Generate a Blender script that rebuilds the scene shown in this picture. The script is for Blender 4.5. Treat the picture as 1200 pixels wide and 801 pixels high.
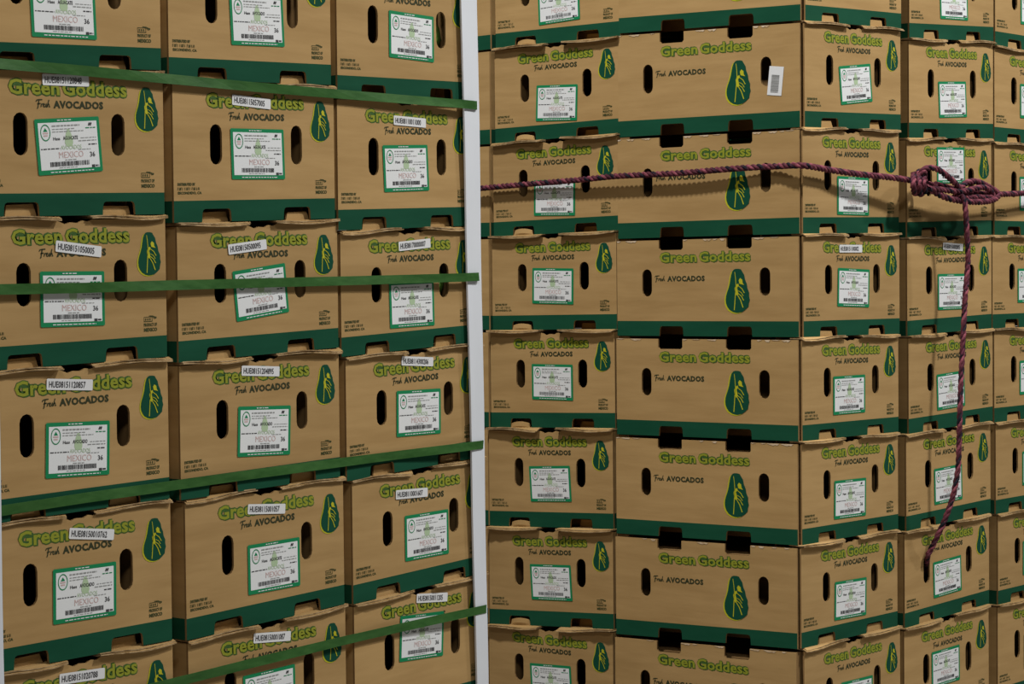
import bpy, bmesh, math, random
from mathutils import Vector, Matrix, Euler
from mathutils.geometry import tessellate_polygon

for o in list(bpy.data.objects):
    bpy.data.objects.remove(o, do_unlink=True)
scene = bpy.context.scene
COL = scene.collection
rnd = random.Random(7)

DATA = {'W': 0.3415, 'L': 0.4477, 'hs': 0.1707, 'hl': 0.2865, 'cam': {'z': 1.082, 'f': 2463.4, 'pitch': -0.03243, 'roll': -0.00991}, 'bw': 0.83865, 'aw': 0.92495}

# ------------------------------------------------------------------ camera, world, lamps, exposure
CAM = DATA['cam']
cam_data = bpy.data.cameras.new('camera')
cam_data.sensor_width = 36.0
cam_data.lens = CAM['f'] * 36.0 / 1200.0
cam_data.clip_start = 0.05
cam = bpy.data.objects.new('camera', cam_data)
COL.objects.link(cam)
cam.matrix_world = (Matrix.Translation((0, 0, CAM['z'])) @ Matrix.Rotation(math.pi / 2 + CAM['pitch'], 4, 'X')
                    @ Matrix.Rotation(CAM['roll'], 4, 'Z'))
scene.camera = cam

world = bpy.data.worlds.new('world')
scene.world = world
world.use_nodes = True
world.node_tree.nodes['Background'].inputs['Color'].default_value = (1.0, 0.96, 0.90, 1)
world.node_tree.nodes['Background'].inputs['Strength'].default_value = 0.04

def area_lamp(name, loc, target, sx, sy, power, colour):
    ld = bpy.data.lights.new(name, 'AREA')
    ld.shape = 'RECTANGLE'
    ld.size, ld.size_y = sx, sy
    ld.energy = power
    ld.color = colour
    o = bpy.data.objects.new(name, ld)
    COL.objects.link(o)
    o.location = loc
    o.rotation_euler = (Vector(target) - Vector(loc)).to_track_quat('-Z', 'Y').to_euler()
    return o

# ceiling lamps of the warehouse and one added fill, all far above the frame
NEUTRAL = (1.0, 0.97, 0.93)
area_lamp('ceiling_or_fill_lamp', (-0.8, 2.6, 4.7), (0.3, 4.3, 0.9), 0.26, 0.26, 165, NEUTRAL)
area_lamp('ceiling_or_fill_lamp', (2.35, 3.05, 3.85), (0.2, 3.6, 0.9), 0.26, 0.26, 100, NEUTRAL)
area_lamp('ceiling_or_fill_lamp', (5.6, 5.4, 4.4), (0.9, 4.3, 0.9), 0.25, 0.25, 90, NEUTRAL)
area_lamp('ceiling_or_fill_lamp', (0.3, -1.6, 4.6), (0.2, 3.5, 0.9), 1.2, 0.4, 55, NEUTRAL)  # frontal fill added on the camera side, no known fixture

vs = scene.view_settings
vs.view_transform = 'Standard'
vs.look = 'None'
vs.exposure = 0.0
vs.gamma = 1.0
vs.use_curve_mapping = False

# ------------------------------------------------------------------ materials
def mat(name, colour, rough=0.8, metal=0.0, spec=0.3):
    m = bpy.data.materials.new(name)
    m.use_nodes = True
    b = m.node_tree.nodes['Principled BSDF']
    b.inputs['Base Color'].default_value = (*colour, 1)
    b.inputs['Roughness'].default_value = rough
    b.inputs['Metallic'].default_value = metal
    b.inputs['Specular IOR Level'].default_value = spec
    return m

def noisy(name, c1, c2, scale=(8, 8, 8), rough=0.85, bump=0.0, detail=5, spec=0.2, lo=0.35, hi=0.65, bump_scale=None, vary=0.0):
    m = mat(name, c1, rough, spec=spec)
    nt = m.node_tree
    b = nt.nodes['Principled BSDF']
    tc = nt.nodes.new('ShaderNodeTexCoord')
    mp = nt.nodes.new('ShaderNodeMapping')
    mp.inputs['Scale'].default_value = scale
    nz = nt.nodes.new('ShaderNodeTexNoise')
    nz.inputs['Scale'].default_value = 1.0
    nz.inputs['Detail'].default_value = detail
    nz.inputs['Roughness'].default_value = 0.6
    rp = nt.nodes.new('ShaderNodeValToRGB')
    rp.color_ramp.elements[0].position = lo
    rp.color_ramp.elements[1].position = hi
    rp.color_ramp.elements[0].color = (*c1, 1)
    rp.color_ramp.elements[1].color = (*c2, 1)
    info = nt.nodes.new('ShaderNodeObjectInfo')
    add = nt.nodes.new('ShaderNodeVectorMath')
    add.operation = 'ADD'
    sc = nt.nodes.new('ShaderNodeVectorMath')
    sc.operation = 'SCALE'
    sc.inputs['Scale'].default_value = 37.0
    comb = nt.nodes.new('ShaderNodeCombineXYZ')
    for k in range(3):
        nt.links.new(info.outputs['Random'], comb.inputs[k])
    nt.links.new(comb.outputs[0], sc.inputs[0])
    nt.links.new(tc.outputs['Object'], mp.inputs['Vector'])
    nt.links.new(mp.outputs['Vector'], add.inputs[0])
    nt.links.new(sc.outputs[0], add.inputs[1])
    nt.links.new(add.outputs[0], nz.inputs['Vector'])
    nt.links.new(nz.outputs['Fac'], rp.inputs['Fac'])
    col = rp.outputs['Color']
    if vary:
        hv = nt.nodes.new('ShaderNodeHueSaturation')
        mr = nt.nodes.new('ShaderNodeMapRange')
        mr.inputs['To Min'].default_value = 1.0 - vary
        mr.inputs['To Max'].default_value = 1.0 + vary
        nt.links.new(info.outputs['Random'], mr.inputs['Value'])
        nt.links.new(mr.outputs[0], hv.inputs['Value'])
        nt.links.new(col, hv.inputs['Color'])
        col = hv.outputs['Color']
    nt.links.new(col, b.inputs['Base Color'])
    if bump:
        bp = nt.nodes.new('ShaderNodeBump')
        bp.inputs['Strength'].default_value = bump
        bp.inputs['Distance'].default_value = 0.004
        nt.links.new(nz.outputs['Fac'], bp.inputs['Height'])
        nt.links.new(bp.outputs['Normal'], b.inputs['Normal'])
    return m

M = {}
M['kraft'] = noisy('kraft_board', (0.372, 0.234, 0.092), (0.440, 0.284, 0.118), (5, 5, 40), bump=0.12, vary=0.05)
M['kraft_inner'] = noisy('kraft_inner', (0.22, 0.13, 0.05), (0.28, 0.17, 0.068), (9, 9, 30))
M['kraft_edge'] = noisy('kraft_edge', (0.18, 0.11, 0.045), (0.50, 0.36, 0.20), (60, 60, 60), bump=0.25)
M['green_band'] = noisy('green_ink_band', (0.006, 0.062, 0.032), (0.009, 0.076, 0.040), (6, 6, 30), rough=0.8, bump=0.04, spec=0.1)
M['ink'] = mat('olive_black_ink', (0.030, 0.036, 0.012), 0.8)
M['ink_small'] = mat('small_green_ink', (0.045, 0.055, 0.014), 0.8)
M['brand_fill'] = mat('lime_ink', (0.250, 0.275, 0.020), 0.8)
M['brand_shadow'] = mat('leaf_green_ink', (0.045, 0.110, 0.020), 0.8)
M['emblem_green'] = mat('emblem_green_ink', (0.006, 0.065, 0.036), 0.8, spec=0.1)
M['emblem_yellow'] = mat('emblem_yellow_ink', (0.47, 0.46, 0.015), 0.7)
M['label_green'] = mat('label_green', (0.008, 0.225, 0.085), 0.6, spec=0.15)
M['label_white'] = mat('label_paper', (0.75, 0.78, 0.80), 0.55)
M['label_black'] = mat('label_black_ink', (0.045, 0.045, 0.050), 0.6)
M['label_grey'] = mat('label_grey_ink', (0.28, 0.29, 0.29), 0.6)
M['label_pink'] = mat('label_pink_ink', (0.60, 0.43, 0.42), 0.6)
M['label_leaf'] = mat('label_leaf_ink', (0.42, 0.56, 0.36), 0.6)
M['sticker'] = mat('sticker_paper', (0.72, 0.74, 0.76), 0.5)
M['post'] = noisy('white_edge_board', (0.66, 0.70, 0.76), (0.71, 0.75, 0.81), (12, 12, 4), rough=0.6)
M['strap'] = noisy('green_strapping', (0.024, 0.092, 0.018), (0.042, 0.130, 0.030), (25, 25, 90), rough=0.5, bump=0.12)
M['strand_rose'] = noisy('rose_fibre', (0.090, 0.018, 0.032), (0.28, 0.080, 0.105), (110, 110, 110), bump=0.3)
M['strand_plum'] = noisy('plum_fibre', (0.010, 0.009, 0.017), (0.105, 0.024, 0.042), (60, 60, 60), bump=0.3, lo=0.47, hi=0.56)
M['strand_maroon'] = noisy('maroon_fibre', (0.048, 0.011, 0.020), (0.120, 0.030, 0.044), (90, 90, 90), bump=0.3)
M['concrete'] = noisy('concrete', (0.20, 0.19, 0.175), (0.28, 0.27, 0.25), (2.5, 2.5, 2.5), bump=0.15)
M['wall'] = noisy('painted_wall', (0.33, 0.32, 0.30), (0.38, 0.37, 0.35), (1.5, 1.5, 1.5))
M['wood'] = noisy('pallet_wood', (0.30, 0.20, 0.11), (0.42, 0.30, 0.18), (3, 30, 30), bump=0.2)
M['avocado'] = noisy('avocado_skin', (0.07, 0.16, 0.025), (0.16, 0.28, 0.05), (60, 60, 60), rough=0.45, bump=0.3)
M['torn'] = noisy('torn_pale_board', (0.50, 0.36, 0.21), (0.66, 0.54, 0.40), (80, 80, 80), bump=0.2)

# ------------------------------------------------------------------ helpers
def link_mesh(name, me, parent=None, loc=(0, 0, 0), rot=None):
    o = bpy.data.objects.new(name, me)
    COL.objects.link(o)
    o.parent = parent
    o.location = loc
    if rot is not None:
        o.rotation_euler = rot
    return o

def raw_mesh(name, verts, faces, mats, idx=None, smooth=False):
    me = bpy.data.meshes.new(name)
    me.from_pydata([tuple(v) for v in verts], [], faces)
    for m in mats:
        me.materials.append(M[m])
    if idx:
        me.polygons.foreach_set('material_index', idx)
    if smooth:
        me.polygons.foreach_set('use_smooth', [True] * len(me.polygons))
    me.update()
    return me

def thing(name, label, cat, loc, rz=0.0, group=None):
    o = bpy.data.objects.new(name, None)
    o.empty_display_size = 0.05
    COL.objects.link(o)
    o.location = loc
    o.rotation_euler = (0, 0, rz)
    o['label'] = label
    o['category'] = cat
    if group:
        o['group'] = group
    return o

class Geo:
    """collects polygons with material slots"""
    def __init__(self):
        self.v, self.f, self.m = [], [], []
    def prism(self, contours, to3d, thick, mi):
        """flat panel with holes; contours of (a, b); to3d(a, b, t) -> xyz"""
        tris = tessellate_polygon([[Vector((a, b, 0)) for a, b in c] for c in contours])
        flat = [p for c in contours for p in c]
        n0 = len(self.v)
        n = len(flat)
        self.v += [to3d(a, b, 0.0) for a, b in flat] + [to3d(a, b, thick) for a, b in flat]
        for t in tris:
            self.f.append((n0 + t[0], n0 + t[1], n0 + t[2])); self.m.append(mi)
            self.f.append((n0 + n + t[2], n0 + n + t[1], n0 + n + t[0])); self.m.append(mi + 1)
        k = n0
        for c in contours:
            L_ = len(c)
            for i in range(L_):
                j = (i + 1) % L_
                self.f.append((k + i, k + j, k + n + j, k + n + i)); self.m.append(mi + 1)
            k += L_
    def box(self, x0, x1, y0, y1, z0, z1, mi=0):
        n = len(self.v)
        self.v += [(x, y, z) for z in (z0, z1) for y in (y0, y1) for x in (x0, x1)]
        for q in ((0, 2, 3, 1), (4, 5, 7, 6), (0, 1, 5, 4), (2, 6, 7, 3), (0, 4, 6, 2), (1, 3, 7, 5)):
            self.f.append(tuple(n + a for a in q)); self.m.append(mi)
    def rect(self, x0, x1, y0, y1, z, mi):
        n = len(self.v)
        self.v += [(x0, y0, z), (x1, y0, z), (x1, y1, z), (x0, y1, z)]
        self.f.append((n, n + 1, n + 2, n + 3)); self.m.append(mi)
    def poly(self, pts, z, mi):
        tris = tessellate_polygon([[Vector((a, b, 0)) for a, b in pts]])
        n = len(self.v)
        self.v += [(a, b, z) for a, b in pts]
        for t in tris:
            a, b, c = [pts[i] for i in t]
            s = (b[0] - a[0]) * (c[1] - a[1]) - (b[1] - a[1]) * (c[0] - a[0])
            self.f.append(tuple(n + i for i in (t if s > 0 else t[::-1]))); self.m.append(mi)
    def stroke(self, pts, w0, w1, z, mi):
        n = len(self.v)
        K = len(pts)
        for i, (x, y) in enumerate(pts):
            a = pts[max(i - 1, 0)]; b = pts[min(i + 1, K - 1)]
            d = Vector((b[0] - a[0], b[1] - a[1]))
            d.normalize()
            w = (w0 + (w1 - w0) * i / (K - 1)) / 2
            self.v += [(x - d.y * w, y + d.x * w, z), (x + d.y * w, y - d.x * w, z)]
        for i in range(K - 1):
            q = n + 2 * i
            self.f.append((q, q + 1, q + 3, q + 2)); self.m.append(mi)
    def add_mesh(self, me, dx, dy, z, mi, sx=1.0, sy=1.0):
        n = len(self.v)
        self.v += [(v.co.x * sx + dx, v.co.y * sy + dy, z) for v in me.vertices]
        for p in me.polygons:
            self.f.append(tuple(n + i for i in p.vertices)); self.m.append(mi)
    def build(self, name, mats, recalc=False):
        me = raw_mesh(name, self.v, self.f, mats, self.m)
        if recalc:
            bm = bmesh.new()
            bm.from_mesh(me)
            bmesh.ops.recalc_face_normals(bm, faces=bm.faces)
            bm.to_mesh(me)
            bm.free()
        return me

def text_mesh(body, bold=0.0, shear=0.0, spacing=1.0, res=2):
    """lettering as a flat mesh, centred on its box and 1 unit wide; returns mesh and its height/width"""
    cu = bpy.data.curves.new('lettering', 'FONT')
    cu.body = body
    cu.size = 1.0
    cu.offset = bold
    cu.shear = shear
    cu.space_character = spacing
    cu.resolution_u = res
    cu.fill_mode = 'FRONT'
    ob = bpy.data.objects.new('lettering', cu)
    COL.objects.link(ob)
    dg = bpy.context.evaluated_depsgraph_get()
    me = bpy.data.meshes.new_from_object(ob.evaluated_get(dg))
    bpy.data.objects.remove(ob, do_unlink=True)
    bpy.data.curves.remove(cu)
    xs = [v.co.x for v in me.vertices]; ys = [v.co.y for v in me.vertices]
    cx, cy, w = (min(xs) + max(xs)) / 2, (min(ys) + max(ys)) / 2, max(xs) - min(xs)
    for v in me.vertices:
        v.co = ((v.co.x - cx) / w, (v.co.y - cy) / w, 0)
    return me, (max(ys) - min(ys)) / w

def add_text(g, body, cx, cy, width, height, z, mi, **kw):
    me, asp = text_mesh(body, **kw)
    g.add_mesh(me, cx, cy, z, mi, width, height / asp)
    bpy.data.meshes.remove(me)

# ------------------------------------------------------------------ the room
g = Geo(); g.box(-9, 9, -7, 10, -0.2, 0.0)
o = link_mesh('floor', g.build('floor', ['concrete']))
o['kind'] = 'structure'; o['label'] = 'grey concrete warehouse floor'
g = Geo(); g.box(-9, 9, 7.5, 7.7, 0.0, 5.2)
o = link_mesh('wall_back', g.build('wall_back', ['wall']))
o['kind'] = 'structure'; o['label'] = 'painted warehouse wall behind the stacks'

# ------------------------------------------------------------------ measured places of cartons, straps, posts and rope
BOXES = [
 {'kind': 'A', 'r': 0, 'c': 0, 'loc': [-0.5923, 2.8294, 1.3644], 'yaw': 0.92495, 'zb': [-0.0083, 0.0083], 'zt': [0.1884, 0.2096], 'lab': [-0.006, 0.0762, 0.0427]},
 {'kind': 'A', 'r': 1, 'c': 0, 'loc': [-0.5915, 2.8368, 1.1662], 'yaw': 0.92495, 'zb': [-0.0045, 0.0045], 'zt': [0.1898, 0.2065], 'lab': [-0.0033, 0.0948, 0.0885], 'stk': [-0.0075, 0.183, 0.0392], 'code': 'HUE08151120848'},
 {'kind': 'A', 'r': 2, 'c': 0, 'loc': [-0.592, 2.8425, 0.9656], 'yaw': 0.92495, 'zb': [-0.0036, 0.0036], 'zt': [0.1961, 0.2052], 'lab': [-0.002, 0.0881, -0.0004], 'stk': [0.0094, 0.155, -0.0966], 'code': 'HUE08151050005'},
 {'kind': 'A', 'r': 3, 'c': 0, 'loc': [-0.5926, 2.848, 0.7647], 'yaw': 0.92495, 'zb': [-0.0023, 0.0023], 'zt': [0.1973, 0.2045], 'lab': [0.002, 0.0848, -0.031], 'stk': [-0.0109, 0.173, -0.0596], 'code': 'HUE08151120857'},
 {'kind': 'A', 'r': 4, 'c': 0, 'loc': [-0.5928, 2.8541, 0.565], 'yaw': 0.92495, 'zb': [0.0011, -0.0011], 'zt': [0.1974, 0.202], 'lab': [0.0089, 0.0876, -0.0159], 'stk': [0.0223, 0.1665, -0.1248], 'code': 'HUE08150010762'},
 {'kind': 'A', 'r': 5, 'c': 0, 'loc': [-0.5935, 2.8596, 0.36], 'yaw': 0.92495, 'zb': [0.0, 0.0], 'zt': [0.206, 0.2039], 'stk': [0.0005, 0.1737, -0.0463], 'code': 'HUE08151020788'},
 {'kind': 'A', 'r': 0, 'c': 1, 'loc': [-0.3776, 3.1142, 1.3684], 'yaw': 0.92495, 'zb': [-0.0068, 0.0068], 'zt': [0.1942, 0.2115], 'lab': [0.0086, 0.0895, 0.0518]},
 {'kind': 'A', 'r': 1, 'c': 1, 'loc': [-0.375, 3.1241, 1.1646], 'yaw': 0.92495, 'zb': [-0.0057, 0.0057], 'zt': [0.197, 0.2107], 'lab': [0.001, 0.0964, 0.031], 'stk': [-0.0117, 0.1716, -0.0294], 'code': 'HUE08115057005'},
 {'kind': 'A', 'r': 2, 'c': 1, 'loc': [-0.3729, 3.1331, 0.9651], 'yaw': 0.92495, 'zb': [-0.005, 0.005], 'zt': [0.1938, 0.2052], 'lab': [-0.0011, 0.0937, 0.1096], 'stk': [-0.0289, 0.1617, 0.1052], 'code': 'HUE08150500095'},
 {'kind': 'A', 'r': 3, 'c': 1, 'loc': [-0.3734, 3.1389, 0.7653], 'yaw': 0.92495, 'zb': [-0.0028, 0.0028], 'zt': [0.1948, 0.2047], 'lab': [0.0018, 0.0856, -0.0394], 'stk': [-0.005, 0.1758, -0.0574], 'code': 'HUE08151204895'},
 {'kind': 'A', 'r': 4, 'c': 1, 'loc': [-0.3699, 3.1499, 0.5626], 'yaw': 0.92495, 'zb': [-0.0039, 0.0039], 'zt': [0.2, 0.2055], 'lab': [0.0121, 0.0816, 0.007], 'stk': [-0.003, 0.1681, -0.0829], 'code': 'HUE08115001057'},
 {'kind': 'A', 'r': 5, 'c': 1, 'loc': [-0.3695, 3.1568, 0.36], 'yaw': 0.92495, 'zb': [0.0, 0.0], 'zt': [0.1986, 0.2065], 'stk': [0.0036, 0.1752, -0.095], 'code': 'HUE08150001087'},
 {'kind': 'A', 'r': 0, 'c': 2, 'loc': [-0.1632, 3.3987, 1.3653], 'yaw': 0.92495, 'zb': [-0.0053, 0.0053], 'zt': [0.2026, 0.2141], 'lab': [0.0093, 0.096, -0.0038]},
 {'kind': 'A', 'r': 1, 'c': 2, 'loc': [-0.1648, 3.4029, 1.1579], 'yaw': 0.92495, 'zb': [-0.0058, 0.0058], 'zt': [0.2021, 0.2127], 'lab': [-0.0062, 0.0926, 0.0484], 'stk': [0.0041, 0.1649, -0.0106], 'code': 'HUE08110011000'},
 {'kind': 'A', 'r': 2, 'c': 2, 'loc': [-0.163, 3.4117, 0.9612], 'yaw': 0.92495, 'zb': [-0.0061, 0.0061], 'zt': [0.1909, 0.2025], 'lab': [0.0014, 0.0746, 0.0224], 'stk': [0.0092, 0.172, 0.0768], 'code': 'HUE08170000007'},
 {'kind': 'A', 'r': 3, 'c': 2, 'loc': [-0.1581, 3.4246, 0.7657], 'yaw': 0.92495, 'zb': [-0.0063, 0.0063], 'zt': [0.1894, 0.2016], 'lab': [0.007, 0.0933, -0.0113], 'stk': [0.0045, 0.179, -0.0599], 'code': 'HUE08114300206'},
 {'kind': 'A', 'r': 4, 'c': 2, 'loc': [-0.1516, 3.4396, 0.5685], 'yaw': 0.92495, 'zb': [-0.005, 0.005], 'zt': [0.1909, 0.2036], 'lab': [0.0131, 0.086, 0.0067], 'stk': [-0.0251, 0.1603, -0.0312], 'code': 'HUE08110001607'},
 {'kind': 'A', 'r': 5, 'c': 2, 'loc': [-0.1514, 3.4462, 0.36], 'yaw': 0.92495, 'zb': [0.0, 0.0], 'zt': [0.2035, 0.2135], 'lab': [-0.0038, 0.1225, -0.0552], 'stk': [0.0235, 0.1795, -0.0956], 'code': 'HUE08150011205'},
 {'kind': 'E', 'r': 0, 'c': 0, 'loc': [0.0984, 4.3934, 1.562], 'yaw': -0.73214, 'zb': [0.0012, -0.0012], 'zt': [0.2043, 0.2006], 'lab': [0.0082, 0.0773, 0.0299]},
 {'kind': 'E', 'r': 1, 'c': 0, 'loc': [0.0957, 4.3878, 1.3626], 'yaw': -0.73214, 'zb': [-0.0022, 0.0022], 'zt': [0.2006, 0.1983], 'lab': [0.0033, 0.0736, -0.0417]},
 {'kind': 'E', 'r': 2, 'c': 0, 'loc': [0.0905, 4.3845, 1.165], 'yaw': -0.73214, 'zb': [-0.0031, 0.0031], 'zt': [0.1953, 0.1998], 'lab': [0.0017, 0.0751, -0.0207]},
 {'kind': 'E', 'r': 3, 'c': 0, 'loc': [0.0864, 4.3803, 0.965], 'yaw': -0.73214, 'zb': [-0.0027, 0.0027], 'zt': [0.1969, 0.2031], 'lab': [0.0001, 0.0905, -0.0171]},
 {'kind': 'E', 'r': 4, 'c': 0, 'loc': [0.0812, 4.377, 0.7607], 'yaw': -0.73214, 'zb': [-0.0062, 0.0062], 'zt': [0.2017, 0.2071], 'lab': [0.0032, 0.0928, 0.006]},
 {'kind': 'E', 'r': 5, 'c': 0, 'loc': [0.0756, 4.374, 0.5526], 'yaw': -0.73214, 'zb': [-0.0091, 0.0091], 'zt': [0.2018, 0.2143], 'lab': [0.0021, 0.0875, 0.0612]},
 {'kind': 'E', 'r': 6, 'c': 0, 'loc': [0.074, 4.3675, 0.3461], 'yaw': -0.73214, 'zb': [-0.012, 0.012], 'zt': [0.1974, 0.2155], 'lab': [0.0039, 0.0892, 0.0616]},
 {'kind': 'E', 'r': 7, 'c': 0, 'loc': [0.072, 4.3614, 0.145], 'yaw': -0.73214, 'zb': [0.0, 0.0], 'zt': [0.1892, 0.2131], 'lab': [0.0038, 0.0846, 0.0552]},
 {'kind': 'C', 'r': 0, 'c': 0, 'loc': [0.675, 4.1197, 1.5606], 'yaw': 0.83865, 'zb': [-0.0059, 0.0059], 'zt': [0.1911, 0.2064], 'bb': 0.0062, 'bt': 0.2075, 'xl': -0.182},
 {'kind': 'C', 'r': 1, 'c': 0, 'loc': [0.6721, 4.1142, 1.3584], 'yaw': 0.83865, 'zb': [-0.0049, 0.0049], 'zt': [0.1962, 0.2081], 'lab': [0.0051, 0.0856, 0.1115], 'bb': -0.0021, 'bt': 0.2084, 'xl': -0.1819},
 {'kind': 'C', 'r': 2, 'c': 0, 'loc': [0.6663, 4.1055, 1.1546], 'yaw': 0.83865, 'zb': [-0.0021, 0.0021], 'zt': [0.1989, 0.2087], 'lab': [0.0022, 0.0709, -0.0031], 'bb': -0.0039, 'bt': 0.2017, 'xl': -0.1773},
 {'kind': 'C', 'r': 3, 'c': 0, 'loc': [0.6664, 4.1034, 0.9555], 'yaw': 0.83865, 'zb': [0.0015, -0.0015], 'zt': [0.1971, 0.2012], 'lab': [0.0013, 0.093, -0.0352], 'stk': [-0.0087, 0.1696, 0.0022], 'code': 'HUE08151100002', 'bb': -0.0011, 'bt': 0.1952, 'xl': -0.1818},
 {'kind': 'C', 'r': 4, 'c': 0, 'loc': [0.6621, 4.0963, 0.7586], 'yaw': 0.83865, 'zb': [0.0016, -0.0016], 'zt': [0.1983, 0.1953], 'lab': [-0.0099, 0.0831, -0.0063], 'bb': -0.0041, 'bt': 0.1958, 'xl': -0.1796},
 {'kind': 'C', 'r': 5, 'c': 0, 'loc': [0.6598, 4.0915, 0.5626], 'yaw': 0.83865, 'zb': [0.001, -0.001], 'zt': [0.1976, 0.1944], 'lab': [-0.0058, 0.077, -0.0202], 'bb': -0.0092, 'bt': 0.1919, 'xl': -0.1804},
 {'kind': 'C', 'r': 6, 'c': 0, 'loc': [0.6567, 4.0857, 0.367], 'yaw': 0.83865, 'zb': [0.0008, -0.0008], 'zt': [0.1966, 0.1946], 'lab': [-0.0019, 0.0769, -0.025], 'bb': -0.0179, 'bt': 0.1864, 'xl': -0.1798},
 {'kind': 'C', 'r': 7, 'c': 0, 'loc': [0.6622, 4.0896, 0.145], 'yaw': 0.83865, 'zb': [0.0, 0.0], 'zt': [0.2228, 0.2213], 'lab': [0.0103, 0.0901, -0.0135], 'bb': 0.0, 'bt': 0.2041, 'xl': -0.1924},
 {'kind': 'R', 'r': 0, 'c': 1, 'loc': [0.924, 4.3967, 1.5596], 'yaw': 0.83865, 'zb': [-0.0094, 0.0094], 'zt': [0.1908, 0.2125], 'lab': [0.0046, 0.0785, 0.0475]},
 {'kind': 'R', 'r': 1, 'c': 1, 'loc': [0.9218, 4.392, 1.355], 'yaw': 0.83865, 'zb': [-0.0062, 0.0062], 'zt': [0.1951, 0.214], 'lab': [0.0005, 0.0786, 0.0609]},
 {'kind': 'R', 'r': 2, 'c': 1, 'loc': [0.9153, 4.3825, 1.1515], 'yaw': 0.83865, 'zb': [-0.0037, 0.0037], 'zt': [0.1973, 0.2097], 'lab': [0.0015, 0.1444, 0.0297]},
 {'kind': 'R', 'r': 3, 'c': 1, 'loc': [0.9145, 4.3793, 0.952], 'yaw': 0.83865, 'zb': [-0.0035, 0.0035], 'zt': [0.1958, 0.2032], 'lab': [0.0037, 0.0838, 0.0011], 'stk': [0.0084, 0.1773, -0.0401], 'code': 'HUE08150000005'},
 {'kind': 'R', 'r': 4, 'c': 1, 'loc': [0.9165, 4.3793, 0.7535], 'yaw': 0.83865, 'zb': [-0.0037, 0.0037], 'zt': [0.195, 0.202], 'lab': [-0.0049, 0.0776, 0.0398]},
 {'kind': 'R', 'r': 5, 'c': 1, 'loc': [0.9089, 4.3686, 0.5567], 'yaw': 0.83865, 'zb': [-0.0032, 0.0032], 'zt': [0.1931, 0.2005], 'lab': [-0.0061, 0.0802, 0.0261]},
 {'kind': 'R', 'r': 6, 'c': 1, 'loc': [0.9035, 4.3604, 0.3617], 'yaw': 0.83865, 'zb': [-0.004, 0.004], 'zt': [0.1918, 0.1982], 'lab': [-0.0036, 0.0843, 0.0371]},
 {'kind': 'R', 'r': 7, 'c': 1, 'loc': [0.9011, 4.3553, 0.145], 'yaw': 0.83865, 'zb': [0.0, 0.0], 'zt': [0.2127, 0.2207], 'lab': [-0.0089, 0.1043, 0.0123]},
 {'kind': 'R', 'r': 0, 'c': 2, 'loc': [1.1575, 4.6565, 1.5607], 'yaw': 0.83865, 'zb': [0.0, 0.0], 'zt': [0.2043, 0.2043]},
 {'kind': 'R', 'r': 1, 'c': 2, 'loc': [1.1541, 4.6505, 1.3554], 'yaw': 0.83865, 'zb': [0.0, 0.0], 'zt': [0.2053, 0.2053]},
 {'kind': 'R', 'r': 2, 'c': 2, 'loc': [1.153, 4.647, 1.1553], 'yaw': 0.83865, 'zb': [0.0, 0.0], 'zt': [0.2001, 0.2001]},
 {'kind': 'R', 'r': 3, 'c': 2, 'loc': [1.1459, 4.6368, 0.9542], 'yaw': 0.83865, 'zb': [0.0, 0.0], 'zt': [0.201, 0.201]},
 {'kind': 'R', 'r': 4, 'c': 2, 'loc': [1.1496, 4.6387, 0.7525], 'yaw': 0.83865, 'zb': [0.0, 0.0], 'zt': [0.2017, 0.2017]},
 {'kind': 'R', 'r': 5, 'c': 2, 'loc': [1.1526, 4.6397, 0.5547], 'yaw': 0.83865, 'zb': [0.0, 0.0], 'zt': [0.1978, 0.1978]},
 {'kind': 'R', 'r': 6, 'c': 2, 'loc': [1.1577, 4.6431, 0.3582], 'yaw': 0.83865, 'zb': [0.0, 0.0], 'zt': [0.1965, 0.1965]},
 {'kind': 'R', 'r': 7, 'c': 2, 'loc': [1.1558, 4.6388, 0.145], 'yaw': 0.83865, 'zb': [0.0, 0.0], 'zt': [0.2132, 0.2132]},
 {'kind': 'S', 'r': 0, 'c': 0, 'loc': [0.077, 4.6476, 1.5631], 'yaw': 0.83865, 'zb': [0, 0], 'zt': [0.2031, 0.2031]},
 {'kind': 'S', 'r': 1, 'c': 0, 'loc': [0.0741, 4.6421, 1.3604], 'yaw': 0.83865, 'zb': [0, 0], 'zt': [0.2028, 0.2028]},
 {'kind': 'S', 'r': 2, 'c': 0, 'loc': [0.0713, 4.6367, 1.1619], 'yaw': 0.83865, 'zb': [0, 0], 'zt': [0.1984, 0.1984]},
 {'kind': 'S', 'r': 3, 'c': 0, 'loc': [0.0685, 4.6313, 0.9623], 'yaw': 0.83865, 'zb': [0, 0], 'zt': [0.1996, 0.1996]},
 {'kind': 'S', 'r': 4, 'c': 0, 'loc': [0.0656, 4.6259, 0.7544], 'yaw': 0.83865, 'zb': [0, 0], 'zt': [0.2079, 0.2079]},
 {'kind': 'S', 'r': 5, 'c': 0, 'loc': [0.0628, 4.6205, 0.5435], 'yaw': 0.83865, 'zb': [0, 0], 'zt': [0.2109, 0.2109]},
 {'kind': 'S', 'r': 6, 'c': 0, 'loc': [0.06, 4.6151, 0.3342], 'yaw': 0.83865, 'zb': [0, 0], 'zt': [0.2094, 0.2094]},
 {'kind': 'S', 'r': 7, 'c': 0, 'loc': [0.0572, 4.6097, 0.145], 'yaw': 0.83865, 'zb': [0, 0], 'zt': [0.1892, 0.1892]},
]
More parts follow.
